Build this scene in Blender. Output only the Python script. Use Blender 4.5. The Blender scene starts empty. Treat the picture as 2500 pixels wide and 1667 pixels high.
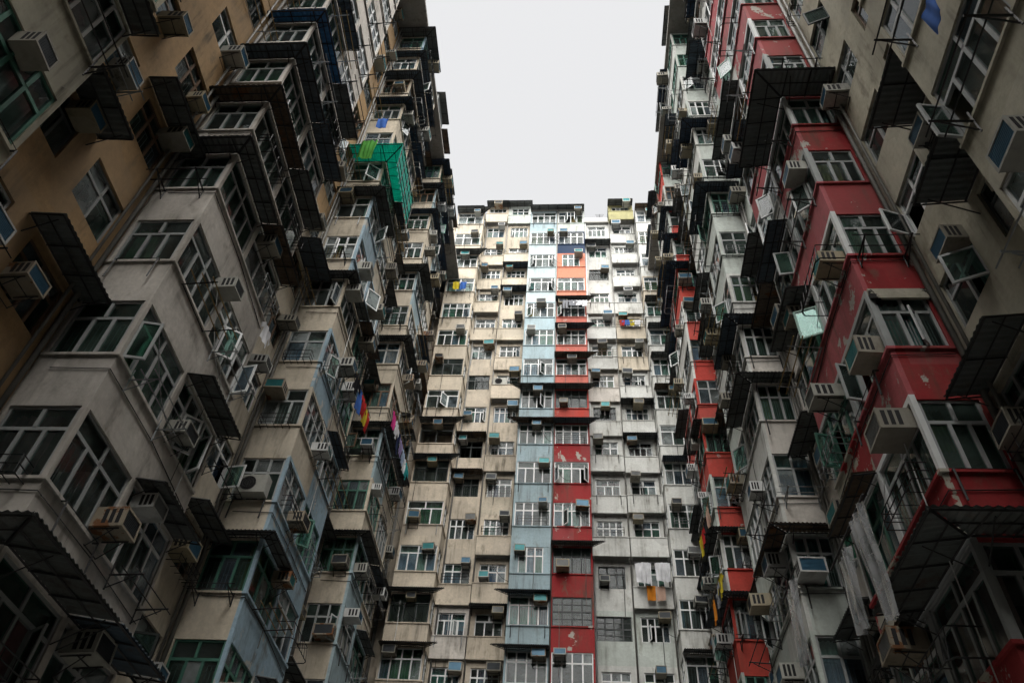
import bpy, math, random
from mathutils import Matrix, Vector

random.seed(11)
scene = bpy.context.scene
C = scene.collection

# ------------------------------------------------------------------ camera, sky, sun, exposure
CAMZ = 1.6
cam_d = bpy.data.cameras.new('camera')
cam_d.sensor_fit = 'HORIZONTAL'
cam_d.sensor_width = 36.0
cam_d.lens = 27.94
cam_d.clip_start = 0.05
cam_d.clip_end = 2000
cam = bpy.data.objects.new('camera', cam_d)
C.objects.link(cam)
cam.matrix_world = Matrix(((0.99736356, 0.00163057, 0.07254838, 0),
                           (0.05062786, -0.73187037, -0.67956057, 0),
                           (0.05198794, 0.68144192, -0.7300234, CAMZ),
                           (0, 0, 0, 1)))
scene.camera = cam

SUN_EL, SUN_AZ = 60.0, 180.0           # high behind the camera, veiled by cloud
world = bpy.data.worlds.new('World')
scene.world = world
world.use_nodes = True
wn, wl = world.node_tree.nodes, world.node_tree.links
wn.clear()
wo = wn.new('ShaderNodeOutputWorld')
bg = wn.new('ShaderNodeBackground')
sky = wn.new('ShaderNodeTexSky')
sky.sky_type = 'NISHITA'
sky.sun_disc = False
sky.sun_elevation = math.radians(SUN_EL)
sky.sun_rotation = math.radians(SUN_AZ)
sky.dust_density = 4.0
cloud = wn.new('ShaderNodeMix'); cloud.data_type = 'RGBA'
cloud.inputs[0].default_value = 0.94   # an even overcast deck over a little of the clear sky
cloud.inputs[7].default_value = (2.95, 2.94, 2.93, 1)
bg.inputs['Strength'].default_value = 0.053
wl.new(sky.outputs[0], cloud.inputs[6])
wl.new(cloud.outputs[2], bg.inputs['Color'])
wl.new(bg.outputs[0], wo.inputs['Surface'])

sun_d = bpy.data.lights.new('sun', 'SUN')
sun_d.energy = 2.0
sun_d.angle = math.radians(85)
sun_d.color = (1.0, 0.97, 0.92)
sun = bpy.data.objects.new('sun', sun_d)
C.objects.link(sun)
_d = Vector((0.0, -math.cos(math.radians(SUN_EL)), math.sin(math.radians(SUN_EL))))
sun.rotation_euler = _d.to_track_quat('Z', 'Y').to_euler()

scene.view_settings.view_transform = 'Standard'
scene.view_settings.look = 'None'
scene.view_settings.gamma = 1.0
scene.view_settings.use_curve_mapping = False
scene.view_settings.exposure = 2.45
scene.render.engine = 'CYCLES'
cy = scene.cycles
cy.use_denoising = True
cy.max_bounces = 5
cy.diffuse_bounces = 1
cy.use_adaptive_sampling = True
cy.adaptive_threshold = 0.025
cy.glossy_bounces = 2
cy.transmission_bounces = 3
cy.transparent_max_bounces = 8
cy.caustics_reflective = False
cy.caustics_refractive = False

# ------------------------------------------------------------------ materials
MATS = {}
def paint(name, col, dirt=0.5, peel=0.0, under=(0.42, 0.40, 0.36), rough=0.85, tint=(0.16, 0.14, 0.10)):
    """painted render: blotches, rain streaks, fine grain; peel > 0 lets bare plaster show in patches"""
    if name in MATS: return MATS[name]
    m = bpy.data.materials.new(name); m.use_nodes = True
    n, l = m.node_tree.nodes, m.node_tree.links
    b = n['Principled BSDF']
    b.inputs['Roughness'].default_value = rough
    b.inputs['Specular IOR Level'].default_value = 0.25
    g = n.new('ShaderNodeNewGeometry')
    def noise(scale, detail, mapscale=None, rg=0.6):
        t = n.new('ShaderNodeTexNoise'); t.inputs['Scale'].default_value = scale
        t.inputs['Detail'].default_value = detail; t.inputs['Roughness'].default_value = rg
        if mapscale:
            mp = n.new('ShaderNodeMapping'); mp.inputs['Scale'].default_value = mapscale
            l.new(g.outputs['Position'], mp.inputs['Vector']); l.new(mp.outputs[0], t.inputs['Vector'])
        else: l.new(g.outputs['Position'], t.inputs['Vector'])
        return t.outputs['Fac']
    def ramp(sock, a, bb):
        r = n.new('ShaderNodeMapRange'); r.inputs['From Min'].default_value = a; r.inputs['From Max'].default_value = bb
        l.new(sock, r.inputs['Value']); return r.outputs[0]
    def mixc(f, c1, c2):
        x = n.new('ShaderNodeMix'); x.data_type = 'RGBA'
        if isinstance(f, float): x.inputs[0].default_value = f
        else: l.new(f, x.inputs[0])
        for i, c in ((6, c1), (7, c2)):
            if isinstance(c, tuple): x.inputs[i].default_value = (*c, 1)
            else: l.new(c, x.inputs[i])
        return x.outputs[2]
    def mul(s, v):
        x = n.new('ShaderNodeMath'); x.operation = 'MULTIPLY'; l.new(s, x.inputs[0])
        if isinstance(v, float): x.inputs[1].default_value = v
        else: l.new(v, x.inputs[1])
        return x.outputs[0]
    blot = ramp(noise(0.55, 4), 0.42, 0.70)
    streak = ramp(noise(1.0, 3, (3.0, 3.0, 0.3)), 0.47, 0.72)
    grain = noise(9.0, 4, None, 0.7)
    light = tuple(min(1, c * 1.12) for c in col)
    c = mixc(ramp(grain, 0.3, 0.7), tuple(x * 0.86 for x in col), light)
    c = mixc(mul(blot, dirt * 0.75), c, tuple(x * 0.45 + t * 0.35 for x, t in zip(col, tint)))
    c = mixc(mul(streak, dirt * 0.28), c, tuple(x * 0.35 + t * 0.45 for x, t in zip(col, tint)))
    c = mixc(mul(mul(ramp(noise(1.0, 4, (5.0, 5.0, 0.45)), 0.50, 0.66), blot), dirt), c, tuple(x * 0.45 for x in tint))
    c = mixc(mul(ramp(noise(2.3, 4, (1, 1, 0.5)), 0.60, 0.72), dirt * 0.7), c, tint)
    def voro(scale, feat, dist='EUCLIDEAN'):
        t = n.new('ShaderNodeTexVoronoi'); t.feature = feat; t.inputs['Scale'].default_value = scale
        if feat == 'F1': t.distance = dist
        l.new(g.outputs['Position'], t.inputs['Vector']); return t
    pv = voro(0.62, 'F1', 'CHEBYCHEV'); sp_ = n.new('ShaderNodeSeparateColor'); l.new(pv.outputs['Color'], sp_.inputs[0])
    c = mixc(mul(ramp(sp_.outputs[0], 0.70, 0.72), 0.30 * dirt), c, tuple(min(1, x * 0.62 + 0.12) for x in col))
    c = mixc(mul(ramp(sp_.outputs[1], 0.78, 0.80), 0.30 * dirt), c, tuple(x * 0.62 for x in col))
    if peel > 0:
        c = mixc(ramp(noise(1.7, 7, (1, 1, 0.8), 0.65), 0.66 - peel * 0.2, 0.68 - peel * 0.2), c, under)
    l.new(c, b.inputs['Base Color'])
    bp = n.new('ShaderNodeBump'); bp.inputs['Strength'].default_value = 0.25; bp.inputs['Distance'].default_value = 0.02
    l.new(grain, bp.inputs['Height']); l.new(bp.outputs[0], b.inputs['Normal'])
    MATS[name] = m
    return m

def plain(name, col, rough=0.5, metal=0.0, var=0.25, spec=0.4, trans=0.0):
    if name in MATS: return MATS[name]
    m = bpy.data.materials.new(name); m.use_nodes = True
    n, l = m.node_tree.nodes, m.node_tree.links
    b = n['Principled BSDF']
    b.inputs['Roughness'].default_value = rough; b.inputs['Metallic'].default_value = metal
    b.inputs['Specular IOR Level'].default_value = spec
    g = n.new('ShaderNodeNewGeometry')
    t = n.new('ShaderNodeTexNoise'); t.inputs['Scale'].default_value = 2.6; t.inputs['Detail'].default_value = 5
    l.new(g.outputs['Position'], t.inputs['Vector'])
    r = n.new('ShaderNodeMapRange'); r.inputs['From Min'].default_value = 0.3; r.inputs['From Max'].default_value = 0.7
    l.new(t.outputs['Fac'], r.inputs['Value'])
    x = n.new('ShaderNodeMix'); x.data_type = 'RGBA'
    x.inputs[6].default_value = (*[c * (1 - var) for c in col], 1); x.inputs[7].default_value = (*[min(1, c * (1 + var * 0.5)) for c in col], 1)
    l.new(r.outputs[0], x.inputs[0]); l.new(x.outputs[2], b.inputs['Base Color'])
    if trans:
        out = n['Material Output']; tl = n.new('ShaderNodeBsdfTranslucent'); ms = n.new('ShaderNodeMixShader')
        l.new(x.outputs[2], tl.inputs[0]); ms.inputs[0].default_value = trans
        l.new(b.outputs[0], ms.inputs[1]); l.new(tl.outputs[0], ms.inputs[2]); l.new(ms.outputs[0], out.inputs['Surface'])
    MATS[name] = m
    return m

def glass(name, tint, gloss=0.04, haze=0.0):
    if name in MATS: return MATS[name]
    m = bpy.data.materials.new(name); m.use_nodes = True
    n, l = m.node_tree.nodes, m.node_tree.links
    n.remove(n['Principled BSDF']); out = n['Material Output']
    tr = n.new('ShaderNodeBsdfTransparent'); tr.inputs[0].default_value = (*tint, 1)
    gl = n.new('ShaderNodeBsdfGlossy'); gl.inputs['Roughness'].default_value = gloss; gl.inputs['Color'].default_value = (0.95, 0.98, 1, 1)
    fr = n.new('ShaderNodeFresnel'); fr.inputs['IOR'].default_value = 1.28
    g = n.new('ShaderNodeNewGeometry'); t = n.new('ShaderNodeTexNoise'); t.inputs['Scale'].default_value = 0.9
    l.new(g.outputs['Position'], t.inputs['Vector'])
    bp = n.new('ShaderNodeBump'); bp.inputs['Strength'].default_value = 0.05; bp.inputs['Distance'].default_value = 0.05
    l.new(t.outputs['Fac'], bp.inputs['Height']); l.new(bp.outputs[0], gl.inputs['Normal']); l.new(bp.outputs[0], fr.inputs['Normal'])
    ms = n.new('ShaderNodeMixShader'); l.new(fr.outputs[0], ms.inputs[0]); l.new(tr.outputs[0], ms.inputs[1]); l.new(gl.outputs[0], ms.inputs[2])
    last = ms
    if haze:
        df = n.new('ShaderNodeBsdfDiffuse'); df.inputs[0].default_value = (*[0.2 + 0.45 * c for c in tint], 1)
        m2 = n.new('ShaderNodeMixShader'); t2 = n.new('ShaderNodeTexNoise'); t2.inputs['Scale'].default_value = 1.6; t2.inputs['Detail'].default_value = 4
        mr = n.new('ShaderNodeMapRange'); mr.inputs['From Min'].default_value = 0.35; mr.inputs['From Max'].default_value = 0.7
        mr.inputs['To Min'].default_value = haze * 0.3; mr.inputs['To Max'].default_value = haze * 1.9
        l.new(g.outputs['Position'], t2.inputs['Vector']); l.new(t2.outputs['Fac'], mr.inputs['Value']); l.new(mr.outputs[0], m2.inputs[0])
        l.new(ms.outputs[0], m2.inputs[1]); l.new(df.outputs[0], m2.inputs[2]); last = m2
    l.new(last.outputs[0], out.inputs['Surface'])
    MATS[name] = m
    return m

BEIGE = paint('beige render', (0.64, 0.56, 0.45), 0.85)
CREAM = paint('cream render', (0.64, 0.60, 0.55), 0.75)
BUFF = paint('buff render', (0.62, 0.55, 0.44), 0.8)
WHITE = paint('white render', (0.66, 0.67, 0.64), 0.8)
GREYW = paint('grey white render', (0.56, 0.61, 0.57), 0.7)
PALEB = paint('pale blue paint', (0.38, 0.50, 0.55), 0.6)
CYANW = paint('white cyan paint', (0.50, 0.60, 0.62), 0.4)
BLUE = paint('sky blue paint', (0.36, 0.50, 0.60), 0.9, 0.4, (0.5, 0.5, 0.47))
RED = paint('red paint', (0.33, 0.026, 0.03), 0.85, 0.25)
REDF = paint('faded red paint', (0.46, 0.10, 0.115), 0.8, 0.3)
REDP = paint('peeling red paint', (0.36, 0.035, 0.04), 0.4, 0.85, (0.45, 0.43, 0.36))
ORANGE = paint('salmon paint', (0.62, 0.22, 0.14), 0.35, 0.10)
ORRED = paint('orange red paint', (0.50, 0.06, 0.045), 0.45, 0.10)
CORAL = paint('coral paint', (0.56, 0.16, 0.125), 0.6, 0.2)
NAVY = paint('navy paint', (0.015, 0.035, 0.08), 0.3)
TAN = paint('tan render', (0.46, 0.30, 0.155), 0.8)
OCHRE = paint('mossy render', (0.48, 0.45, 0.35), 1.0)
YELLOW = paint('yellow green paint', (0.36, 0.34, 0.17), 0.6)
GREYC = paint('grey concrete', (0.30, 0.29, 0.27), 0.7)
SOFFIT = paint('slab concrete', (0.26, 0.255, 0.24), 0.8)
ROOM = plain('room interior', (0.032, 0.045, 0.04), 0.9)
ALU = plain('window aluminium', (0.36, 0.38, 0.38), 0.45, 0.0, 0.15)
WFRAME = plain('white window frame', (0.74, 0.76, 0.76), 0.4, 0.0, 0.12)
BFRAME = plain('brown window frame', (0.16, 0.10, 0.06), 0.5)
GFRAME = plain('green window frame', (0.07, 0.20, 0.15), 0.5)
DFRAME = plain('dark steel frame', (0.05, 0.06, 0.06), 0.6)
GLASS = glass('clear glass', (0.58, 0.80, 0.74), 0.04, 0.05)
GLASSG = glass('green glass', (0.28, 0.60, 0.47), 0.06, 0.08)
GLASSF = glass('frosted glass', (0.60, 0.72, 0.72), 0.2, 0.28)
GLASSB = glass('blue glass', (0.35, 0.55, 0.68), 0.05, 0.16)
METAL = paint('awning metal', (0.16, 0.18, 0.18), 0.9, 0.0, rough=0.6, tint=(0.11, 0.07, 0.045))
METALR = paint('rusty awning metal', (0.17, 0.13, 0.095), 1.0, 0.25, (0.20, 0.10, 0.05), 0.8, (0.10, 0.05, 0.03))
METALB = paint('blue awning metal', (0.10, 0.14, 0.18), 0.8, 0.0, rough=0.6, tint=(0.10, 0.07, 0.05))
METALT = plain('teal awning sheet', (0.05, 0.62, 0.50), 0.55, 0.0, 0.2, 0.4, 0.5)
NAVYM = paint('navy awning metal', (0.045, 0.085, 0.15), 0.6, 0.0, rough=0.55, tint=(0.06, 0.06, 0.06))
BLUEM = paint('bright blue awning metal', (0.06, 0.22, 0.50), 0.6, 0.0, rough=0.5, tint=(0.10, 0.09, 0.08))
IRON = plain('black iron', (0.025, 0.025, 0.027), 0.6, 0.0, 0.4)
STEEL = plain('grey steel bar', (0.30, 0.32, 0.33), 0.5, 0.0, 0.3)
BAMBOO = plain('bamboo', (0.34, 0.24, 0.10), 0.6)
ACW = paint('air conditioner casing', (0.42, 0.42, 0.38), 0.9, 0.0, rough=0.5)
ACG = paint('aged air conditioner casing', (0.32, 0.30, 0.25), 1.0, 0.0, rough=0.6)
ACY = paint('yellowed air conditioner casing', (0.36, 0.31, 0.21), 0.9, 0.0, rough=0.6)
ACR = paint('rusting air conditioner casing', (0.34, 0.29, 0.22), 1.0, 0.5, (0.20, 0.09, 0.04), 0.8)
ACC = paint('white air conditioner casing', (0.58, 0.59, 0.58), 0.6, 0.0, rough=0.4)
COILG = plain('grey condenser coil', (0.20, 0.21, 0.21), 0.5, 0.2, 0.3)
COILB = plain('blue condenser coil', (0.06, 0.17, 0.27), 0.35, 0.2, 0.2)
COILD = plain('dark condenser coil', (0.05, 0.06, 0.07), 0.5, 0.2, 0.3)
COILT = plain('teal condenser coil', (0.05, 0.28, 0.30), 0.4, 0.2, 0.2)
COILS = [COILB, COILB, COILD, COILT, COILG, COILD]
BLACK = plain('black vent', (0.012, 0.012, 0.014), 0.8)
PIPE = plain('cast iron pipe', (0.17, 0.165, 0.15), 0.6)
CURT = [plain('curtain ' + n, c, 0.9, 0, 0.3, 0.1, 0.3) for n, c in (
    ('white', (0.62, 0.64, 0.62)), ('grey', (0.35, 0.37, 0.36)), ('green', (0.12, 0.24, 0.13)), ('teal', (0.20, 0.40, 0.38)),
    ('blue', (0.14, 0.22, 0.36)), ('ochre', (0.35, 0.26, 0.12)), ('pink', (0.45, 0.22, 0.24)), ('pale', (0.5, 0.56, 0.55)))]
PLASTIC = glass('clear plastic sheet', (0.86, 0.88, 0.9), 0.25, 0.24)
GROUND = paint('courtyard concrete', (0.22, 0.215, 0.20), 0.6)

# ------------------------------------------------------------------ mesh helpers
class MB:
    def __init__(s): s.v, s.f, s.m = [], [], []
    def box(s, x0, x1, y0, y1, z0, z1, mi=0, faces='xXyYzZ'):
        b = len(s.v)
        s.v += [(x, y, z) for z in (z0, z1) for y in (y0, y1) for x in (x0, x1)]
        F = {'z': (0, 2, 3, 1), 'Z': (4, 5, 7, 6), 'y': (0, 1, 5, 4), 'Y': (2, 6, 7, 3), 'x': (0, 4, 6, 2), 'X': (1, 3, 7, 5)}
        for k in faces:
            s.f.append(tuple(b + i for i in F[k])); s.m.append(mi)
        return s
    def bar(s, p, q, r=0.012, mi=0, n=4):
        p, q = Vector(p), Vector(q); d = (q - p).normalized()
        a = d.orthogonal().normalized(); c = d.cross(a); b = len(s.v)
        for o in (p, q):
            for i in range(n):
                t = 2 * math.pi * (i + 0.5) / n
                s.v.append(tuple(o + (a * math.cos(t) + c * math.sin(t)) * r))
        for i in range(n):
            j = (i + 1) % n
            s.f.append((b + i, b + j, b + n + j, b + n + i)); s.m.append(mi)
        s.f.append(tuple(b + n - 1 - i for i in range(n))); s.m.append(mi)
        s.f.append(tuple(b + n + i for i in range(n))); s.m.append(mi)
        return s
    def path(s, pts, r=0.012, mi=0, n=4):
        for p, q in zip(pts, pts[1:]): s.bar(p, q, r, mi, n)
        return s
    def grid(s, rows, mi=0):
        b = len(s.v); w = len(rows[0])
        for r in rows: s.v += r
        for i in range(len(rows) - 1):
            for j in range(w - 1):
                s.f.append((b + i * w + j, b + i * w + j + 1, b + (i + 1) * w + j + 1, b + (i + 1) * w + j)); s.m.append(mi)
        return s
    def mesh(s, name, nmat=1, smooth=False):
        me = bpy.data.meshes.new(name)
        me.from_pydata(s.v, [], s.f)
        for i in range(nmat): me.materials.append(None)
        me.polygons.foreach_set('material_index', s.m)
        if smooth: me.polygons.foreach_set('use_smooth', [True] * len(me.polygons))
        me.update()
        return me

MESH = {}
def cached(key, fn):
    if key not in MESH: MESH[key] = fn()
    return MESH[key]

def obj(name, mesh, mats, parent=None, loc=(0, 0, 0), rz=0.0, scale=None, rot=None):
    o = bpy.data.objects.new(name, mesh)
    C.objects.link(o)
    if not isinstance(mats, (list, tuple)): mats = [mats]
    for i, m in enumerate(mats):
        if i < len(o.material_slots):
            o.material_slots[i].link = 'OBJECT'; o.material_slots[i].material = m
    o.location = loc
    o.rotation_euler = rot if rot else (0, 0, rz)
    if scale: o.scale = scale
    if parent: o.parent = parent
    return o

def tag(o, label, cat=None, group=None, kind=None):
    if label: o['label'] = label
    if cat: o['category'] = cat
    if group: o['group'] = group
    if kind: o['kind'] = kind
    return o

def empty(name, loc=(0, 0, 0), rz=0.0):
    o = bpy.data.objects.new(name, None); C.objects.link(o)
    o.location = loc; o.rotation_euler = (0, 0, rz); o.empty_display_size = 0.2
    return o

# a facade frame: local x runs along the wall, local -y points out of it, z up
class Frame:
    def __init__(s, o, rz): s.o, s.rz = Vector(o), rz
    def at(s, x, y, z):
        c, n = math.cos(s.rz), math.sin(s.rz)
        return (s.o.x + c * x - n * y, s.o.y + n * x + c * y, s.o.z + z)

H = 2.73                    # storey
SILL, TOPW = 1.12, 2.60     # window opening above the storey's bottom
ORD = ['zeroth', 'first', 'second', 'third', 'fourth', 'fifth', 'sixth', 'seventh', 'eighth', 'ninth', 'tenth', 'eleventh', 'twelfth',
       'thirteenth', 'fourteenth', 'fifteenth', 'sixteenth', 'seventeenth', 'eighteenth']

# ------------------------------------------------------------------ building pieces
def bay_mesh(w, d, oL, oR):
    def f():
        b = MB(); h = w / 2; R = d + 2.4
        b.box(-h + 0.012, h - 0.012, 0.10, R, -0.01, 0.10, 2)                                     # floor slab
        b.box(-h, h, 0, 0.10, -0.02, 1.06, 0)                                     # apron
        b.box(-h, h, 0, 0.10, TOPW, 2.71, 4)                                      # lintel
        b.box(-h, -h + 0.09, 0, 0.10, 1.12, TOPW, 4); b.box(h - 0.09, h, 0, 0.10, 1.12, TOPW, 4)
        b.box(-h - (0.05 if oL else 0.0), h + (0.05 if oR else 0.0), -0.05, 0.10, 1.06, 1.12, 0)     # sill ledge
        for s, o in ((-1, oL), (1, oR)):
            x0, x1 = (-h, -h + 0.09) if s < 0 else (h - 0.09, h)
            if o:
                b.box(x0, x1, 0.10, d, -0.02, 1.06, 1); b.box(x0, x1, 0.10, d, TOPW, 2.71, 1)
                b.box(x0, x1, d - 0.10, d, 1.12, TOPW, 1)
                b.box(x0 - (0.05 if s < 0 else 0), x1 + (0.05 if s > 0 else 0), 0.10, d, 1.06, 1.12, 1)
            else:
                b.box(x0, x1, 0.10, d, -0.02, 2.71, 1)
            b.box(x0, x1, d, R, 0.10, 2.71, 3)
        b.box(-h, h, R, R + 0.05, -0.03, 2.69, 3)
        return b.mesh('bay_wall', 5)
    return cached(('bay', round(w, 3), round(d, 3), oL, oR), f)

def cell_mesh(w, x0, x1, z0, z1):
    def f():
        b = MB(); h = w / 2
        b.box(-h, h, 0, 0.16, -0.02, z0, 0); b.box(-h, h, 0, 0.16, z1, 2.71, 0)
        b.box(-h, x0, 0, 0.16, z0, z1, 0); b.box(x1, h, 0, 0.16, z0, z1, 0)
        b.box(-h + 0.01, h - 0.01, 0.16, 2.4, -0.01, 0.1, 1); b.box(-h, h, 2.4, 2.45, -0.01, 2.71, 1)
        b.box(-h, -h + 0.03, 0.16, 2.4, 0.1, 2.71, 1); b.box(h - 0.03, h, 0.16, 2.4, 0.1, 2.71, 1)
        return b.mesh('wall', 2)
    return cached(('cell', round(w, 3), x0, x1, z0, z1), f)

PANE = MB().box(-0.5, 0.5, -0.5, 0.5, -0.5, 0.5, 0, 'xXyzZ').mesh('pane', 1)

def pane_rects(W, Hh, kind):
    """lower casements with fixed lights over them; fractions of the opening"""
    lay = {'4': ([.25, .5, .75], .66, [.25, .5, .75]), '3': ([.333, .667], .66, [.333, .667]), '42': ([.25, .5, .75], .70, [.5]),
           '2': ([.5], .66, [.5]), '32': ([.36, .68], .68, [.5]), 'D': ([.25, .5, .75], .5, [.25, .5, .75]), '3n': ([.34, .67], 1.0, []), '5': ([.2, .4, .6, .8], .64, [.4, .8])}[kind]
    lo, t, up = lay
    f = 0.055
    rects = []
    def row(cuts, z0, z1):
        xs = [0] + cuts + [1]
        for a, b in zip(xs, xs[1:]): rects.append((-W / 2 + a * W, -W / 2 + b * W, z0, z1))
    row(lo, 0, t * Hh)
    if t < 1: row(up, t * Hh, Hh)
    return rects, t * Hh

def frame_mesh(W, Hh, kind, skip):
    def f():
        b = MB(); rects, t = pane_rects(W, Hh, kind); h = W / 2; e = 0.05
        b.box(-h, h, 0.0, 0.07, 0, e); b.box(-h, h, 0.0, 0.07, Hh - e, Hh)
        b.box(-h, -h + e, 0.0, 0.07, e, Hh - e); b.box(h - e, h, 0.0, 0.07, e, Hh - e)
        if t < Hh: b.box(-h + e, h - e, 0.003, 0.067, t - 0.035, t + 0.035)
        for (x0, x1, z0, z1) in rects:
            if x1 < h - 0.01:
                b.box(x1 - 0.033, x1 + 0.033, -0.006, 0.06, max(z0, e) + (0.035 if z0 > 0 else 0), min(z1, Hh - e) - (0.035 if z1 < Hh else 0))
        if kind == 'D': b.box(-h + e, h - e, 0.004, 0.05, 0.25 * Hh - 0.015, 0.25 * Hh + 0.015); b.box(-h + e, h - e, 0.004, 0.05, 0.75 * Hh - 0.015, 0.75 * Hh + 0.015)
        return b.mesh('window', 1)
    return cached(('fr', round(W, 3), round(Hh, 3), kind), f)

def sash_mesh(w, h):
    def f():
        b = MB(); e = 0.05
        b.box(0, w, -0.02, 0.02, 0, e); b.box(0, w, -0.02, 0.02, h - e, h); b.box(0, e, -0.02, 0.02, e, h - e); b.box(w - e, w, -0.02, 0.02, e, h - e)
        b.box(e, w - e, -0.004, 0.004, e, h - e, 1)
        return b.mesh('sash', 2)
    return cached(('sash', round(w, 2), round(h, 2)), f)

def grille_mesh(W, Hh, kind):
    def f():
        b = MB(); rects, t = pane_rects(W, Hh, kind)
        for (x0, x1, z0, z1) in rects:
            if z0 > 0: continue
            a0, a1, c0, c1 = x0 + 0.10, x1 - 0.10, z0 + 0.12, z1 - 0.10
            for p, q in (((a0, c0), (a1, c0)), ((a0, c1), (a1, c1)), ((a0, c0), (a0, c1)), ((a1, c0), (a1, c1)), (((a0 + a1) / 2, c0), ((a0 + a1) / 2, c1))):
                b.bar((p[0], 0.11, p[1]), (q[0], 0.11, q[1]), 0.010)
        return b.mesh('grille', 1)
    return cached(('gr', round(W, 2), round(Hh, 2), kind), f)

def curtain_mesh(seed):
    def f():
        r = random.Random(seed); b = MB(); N = 40; rows = []
        for z in (0, 0.5, 1.0):
            rows.append([(-0.5 + i / N, 0.035 * math.sin(i * 0.85 + seed) * (0.7 + 0.3 * z) + 0.012 * math.sin(i * 2.1 + z * 3), z) for i in range(N + 1)])
        return b.grid(rows).mesh('curtain', 1, True)
    return cached(('cur', seed), f)

rw = random.Random(5)
def window(bld, fr, x, y, z, W, Hh, kind='4', frame=None, gl=None, opens=0, grille=None, curtain=None, missing=0.0):
    """frame object with panes, open sashes, curtain and grille under it"""
    frame = frame or (WFRAME if rw.random() < 0.55 else ALU)
    p = fr.at(x, y + 0.035, z)
    w = obj('window', frame_mesh(W, Hh, kind, 0), frame, bld, [a - b for a, b in zip(p, bld.location)], fr.rz)
    rects, t = pane_rects(W, Hh, kind)
    low = [i for i, r in enumerate(rects) if r[2] == 0]
    op = set(rw.sample(low, min(opens, len(low)))) if opens else set()
    for i, (x0, x1, z0, z1) in enumerate(rects):
        a0, a1, c0, c1 = x0 + 0.03, x1 - 0.03, z0 + 0.04, z1 - 0.04
        g = gl or rw.choice([GLASS, GLASS, GLASS, GLASSB, GLASSG, GLASSF])
        if i in op:
            s = 1 if (x0 + x1) > 0 else -1
            ang = math.radians(rw.uniform(35, 85))
            o = obj('sash', sash_mesh(a1 - a0, c1 - c0), [frame, g], w, (a1 if s > 0 else a0, -0.02, c0), 0)
            o.rotation_euler = (0, 0, ang + math.pi if s > 0 else -ang)
            continue
        if missing and rw.random() < missing: continue
        obj('pane', PANE, g, w, ((a0 + a1) / 2, 0.03, (c0 + c1) / 2), 0, (a1 - a0, 0.008, c1 - c0))
    if grille is None: grille = rw.random() < 0.4
    if grille: obj('grille', grille_mesh(W, Hh, kind), STEEL if frame is not DFRAME else IRON, w)
    if curtain is None: curtain = rw.random() < 0.62
    if curtain:
        cw = rw.choice([1.0, 1.0, 0.5, 0.45, 0.7])
        off = 0 if cw == 1 else rw.choice([-1, 1]) * (1 - cw) / 2
        hh = rw.choice([0.97, 0.97, 0.9, 0.6])
        obj('curtain', curtain_mesh(rw.randint(0, 5)), curtain if not isinstance(curtain, bool) else rw.choice([CURT[0], CURT[0], CURT[7], CURT[7]] + CURT), w,
            (off * W, 0.22, Hh * (0.98 - hh)), 0, (W * cw * 0.97, 1, Hh * hh))
    return w

def awning_mesh(w, p, wl, wr, slope, seed, pitch=0.10):
    """corrugated sheet, mitred round a corner where wl / wr ask for it; front sheet only"""
    def f():
        b = MB(); r = random.Random(seed); h = w / 2
        xa, xb = -h - (p if wl else 0), h + (p if wr else 0)
        n = max(8, int((xb - xa) / (pitch / 4)))
        for t in (0, 1):
            rows = []
            for k in range(3):
                row = []
                for i in range(n + 1):
                    x = xa + (xb - xa) * i / n
                    yi = max(0.0, -h - x, x - h)
                    y = yi + (p - yi) * k / 2
                    z = -slope * y + 0.018 * math.sin(2 * math.pi * x / pitch) - t * 0.006
                    row.append((x, -y, z))
                rows.append(row)
            b.grid(rows)
        return b.mesh('awning', 1)
    return cached(('aw', round(w, 3), round(p, 2), wl, wr, round(slope, 2), seed, pitch), f)

def awnframe_mesh(w, p, wl, wr, slope):
    def f():
        b = MB(); h = w / 2; xa, xb = -h - (p if wl else 0), h + (p if wr else 0); dz = -0.045
        b.bar((xa, -p + 0.03, -slope * p + dz), (xb, -p + 0.03, -slope * p + dz), 0.022)
        b.bar((-h, -0.03, dz), (h, -0.03, dz), 0.022)
        b.bar((-h - (p / 2 if wl else 0), -p / 2, -slope * p / 2 + dz), (h + (p / 2 if wr else 0), -p / 2, -slope * p / 2 + dz), 0.016)
        n = max(2, int(round(w / 0.75)))
        for i in range(n + 1):
            x = -h + w * i / n
            b.bar((x, 0, dz), (x, -p + 0.02, -slope * p + dz), 0.018)
        if wl: b.bar((-h, 0, dz), (xa, -p, -slope * p + dz), 0.02)
        if wr: b.bar((h, 0, dz), (xb, -p, -slope * p + dz), 0.02)
        for x in (-h + 0.1, h - 0.1):
            b.bar((x, 0.0, dz - p * 0.55), (x, -p * 0.75, -slope * p * 0.75 + dz), 0.014)
        return b.mesh('awning_frame', 1)
    return cached(('awf', round(w, 3), round(p, 2), wl, wr, round(slope, 2)), f)

def awning(bld, fr, x, y, z, w, p=0.75, wl=False, wr=False, slope=0.16, mat=None, pitch=0.10):
    mat = mat or rw.choice([METAL, METAL, METAL, METALR, METALB])
    q = [a - b for a, b in zip(fr.at(x, y, z), bld.location)]
    o = obj('awning', awning_mesh(w, p, wl, wr, slope, 0, pitch), mat, bld, q, fr.rz)
    obj('awning_frame', awnframe_mesh(w, p, wl, wr, slope), IRON, o)
    return o

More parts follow.
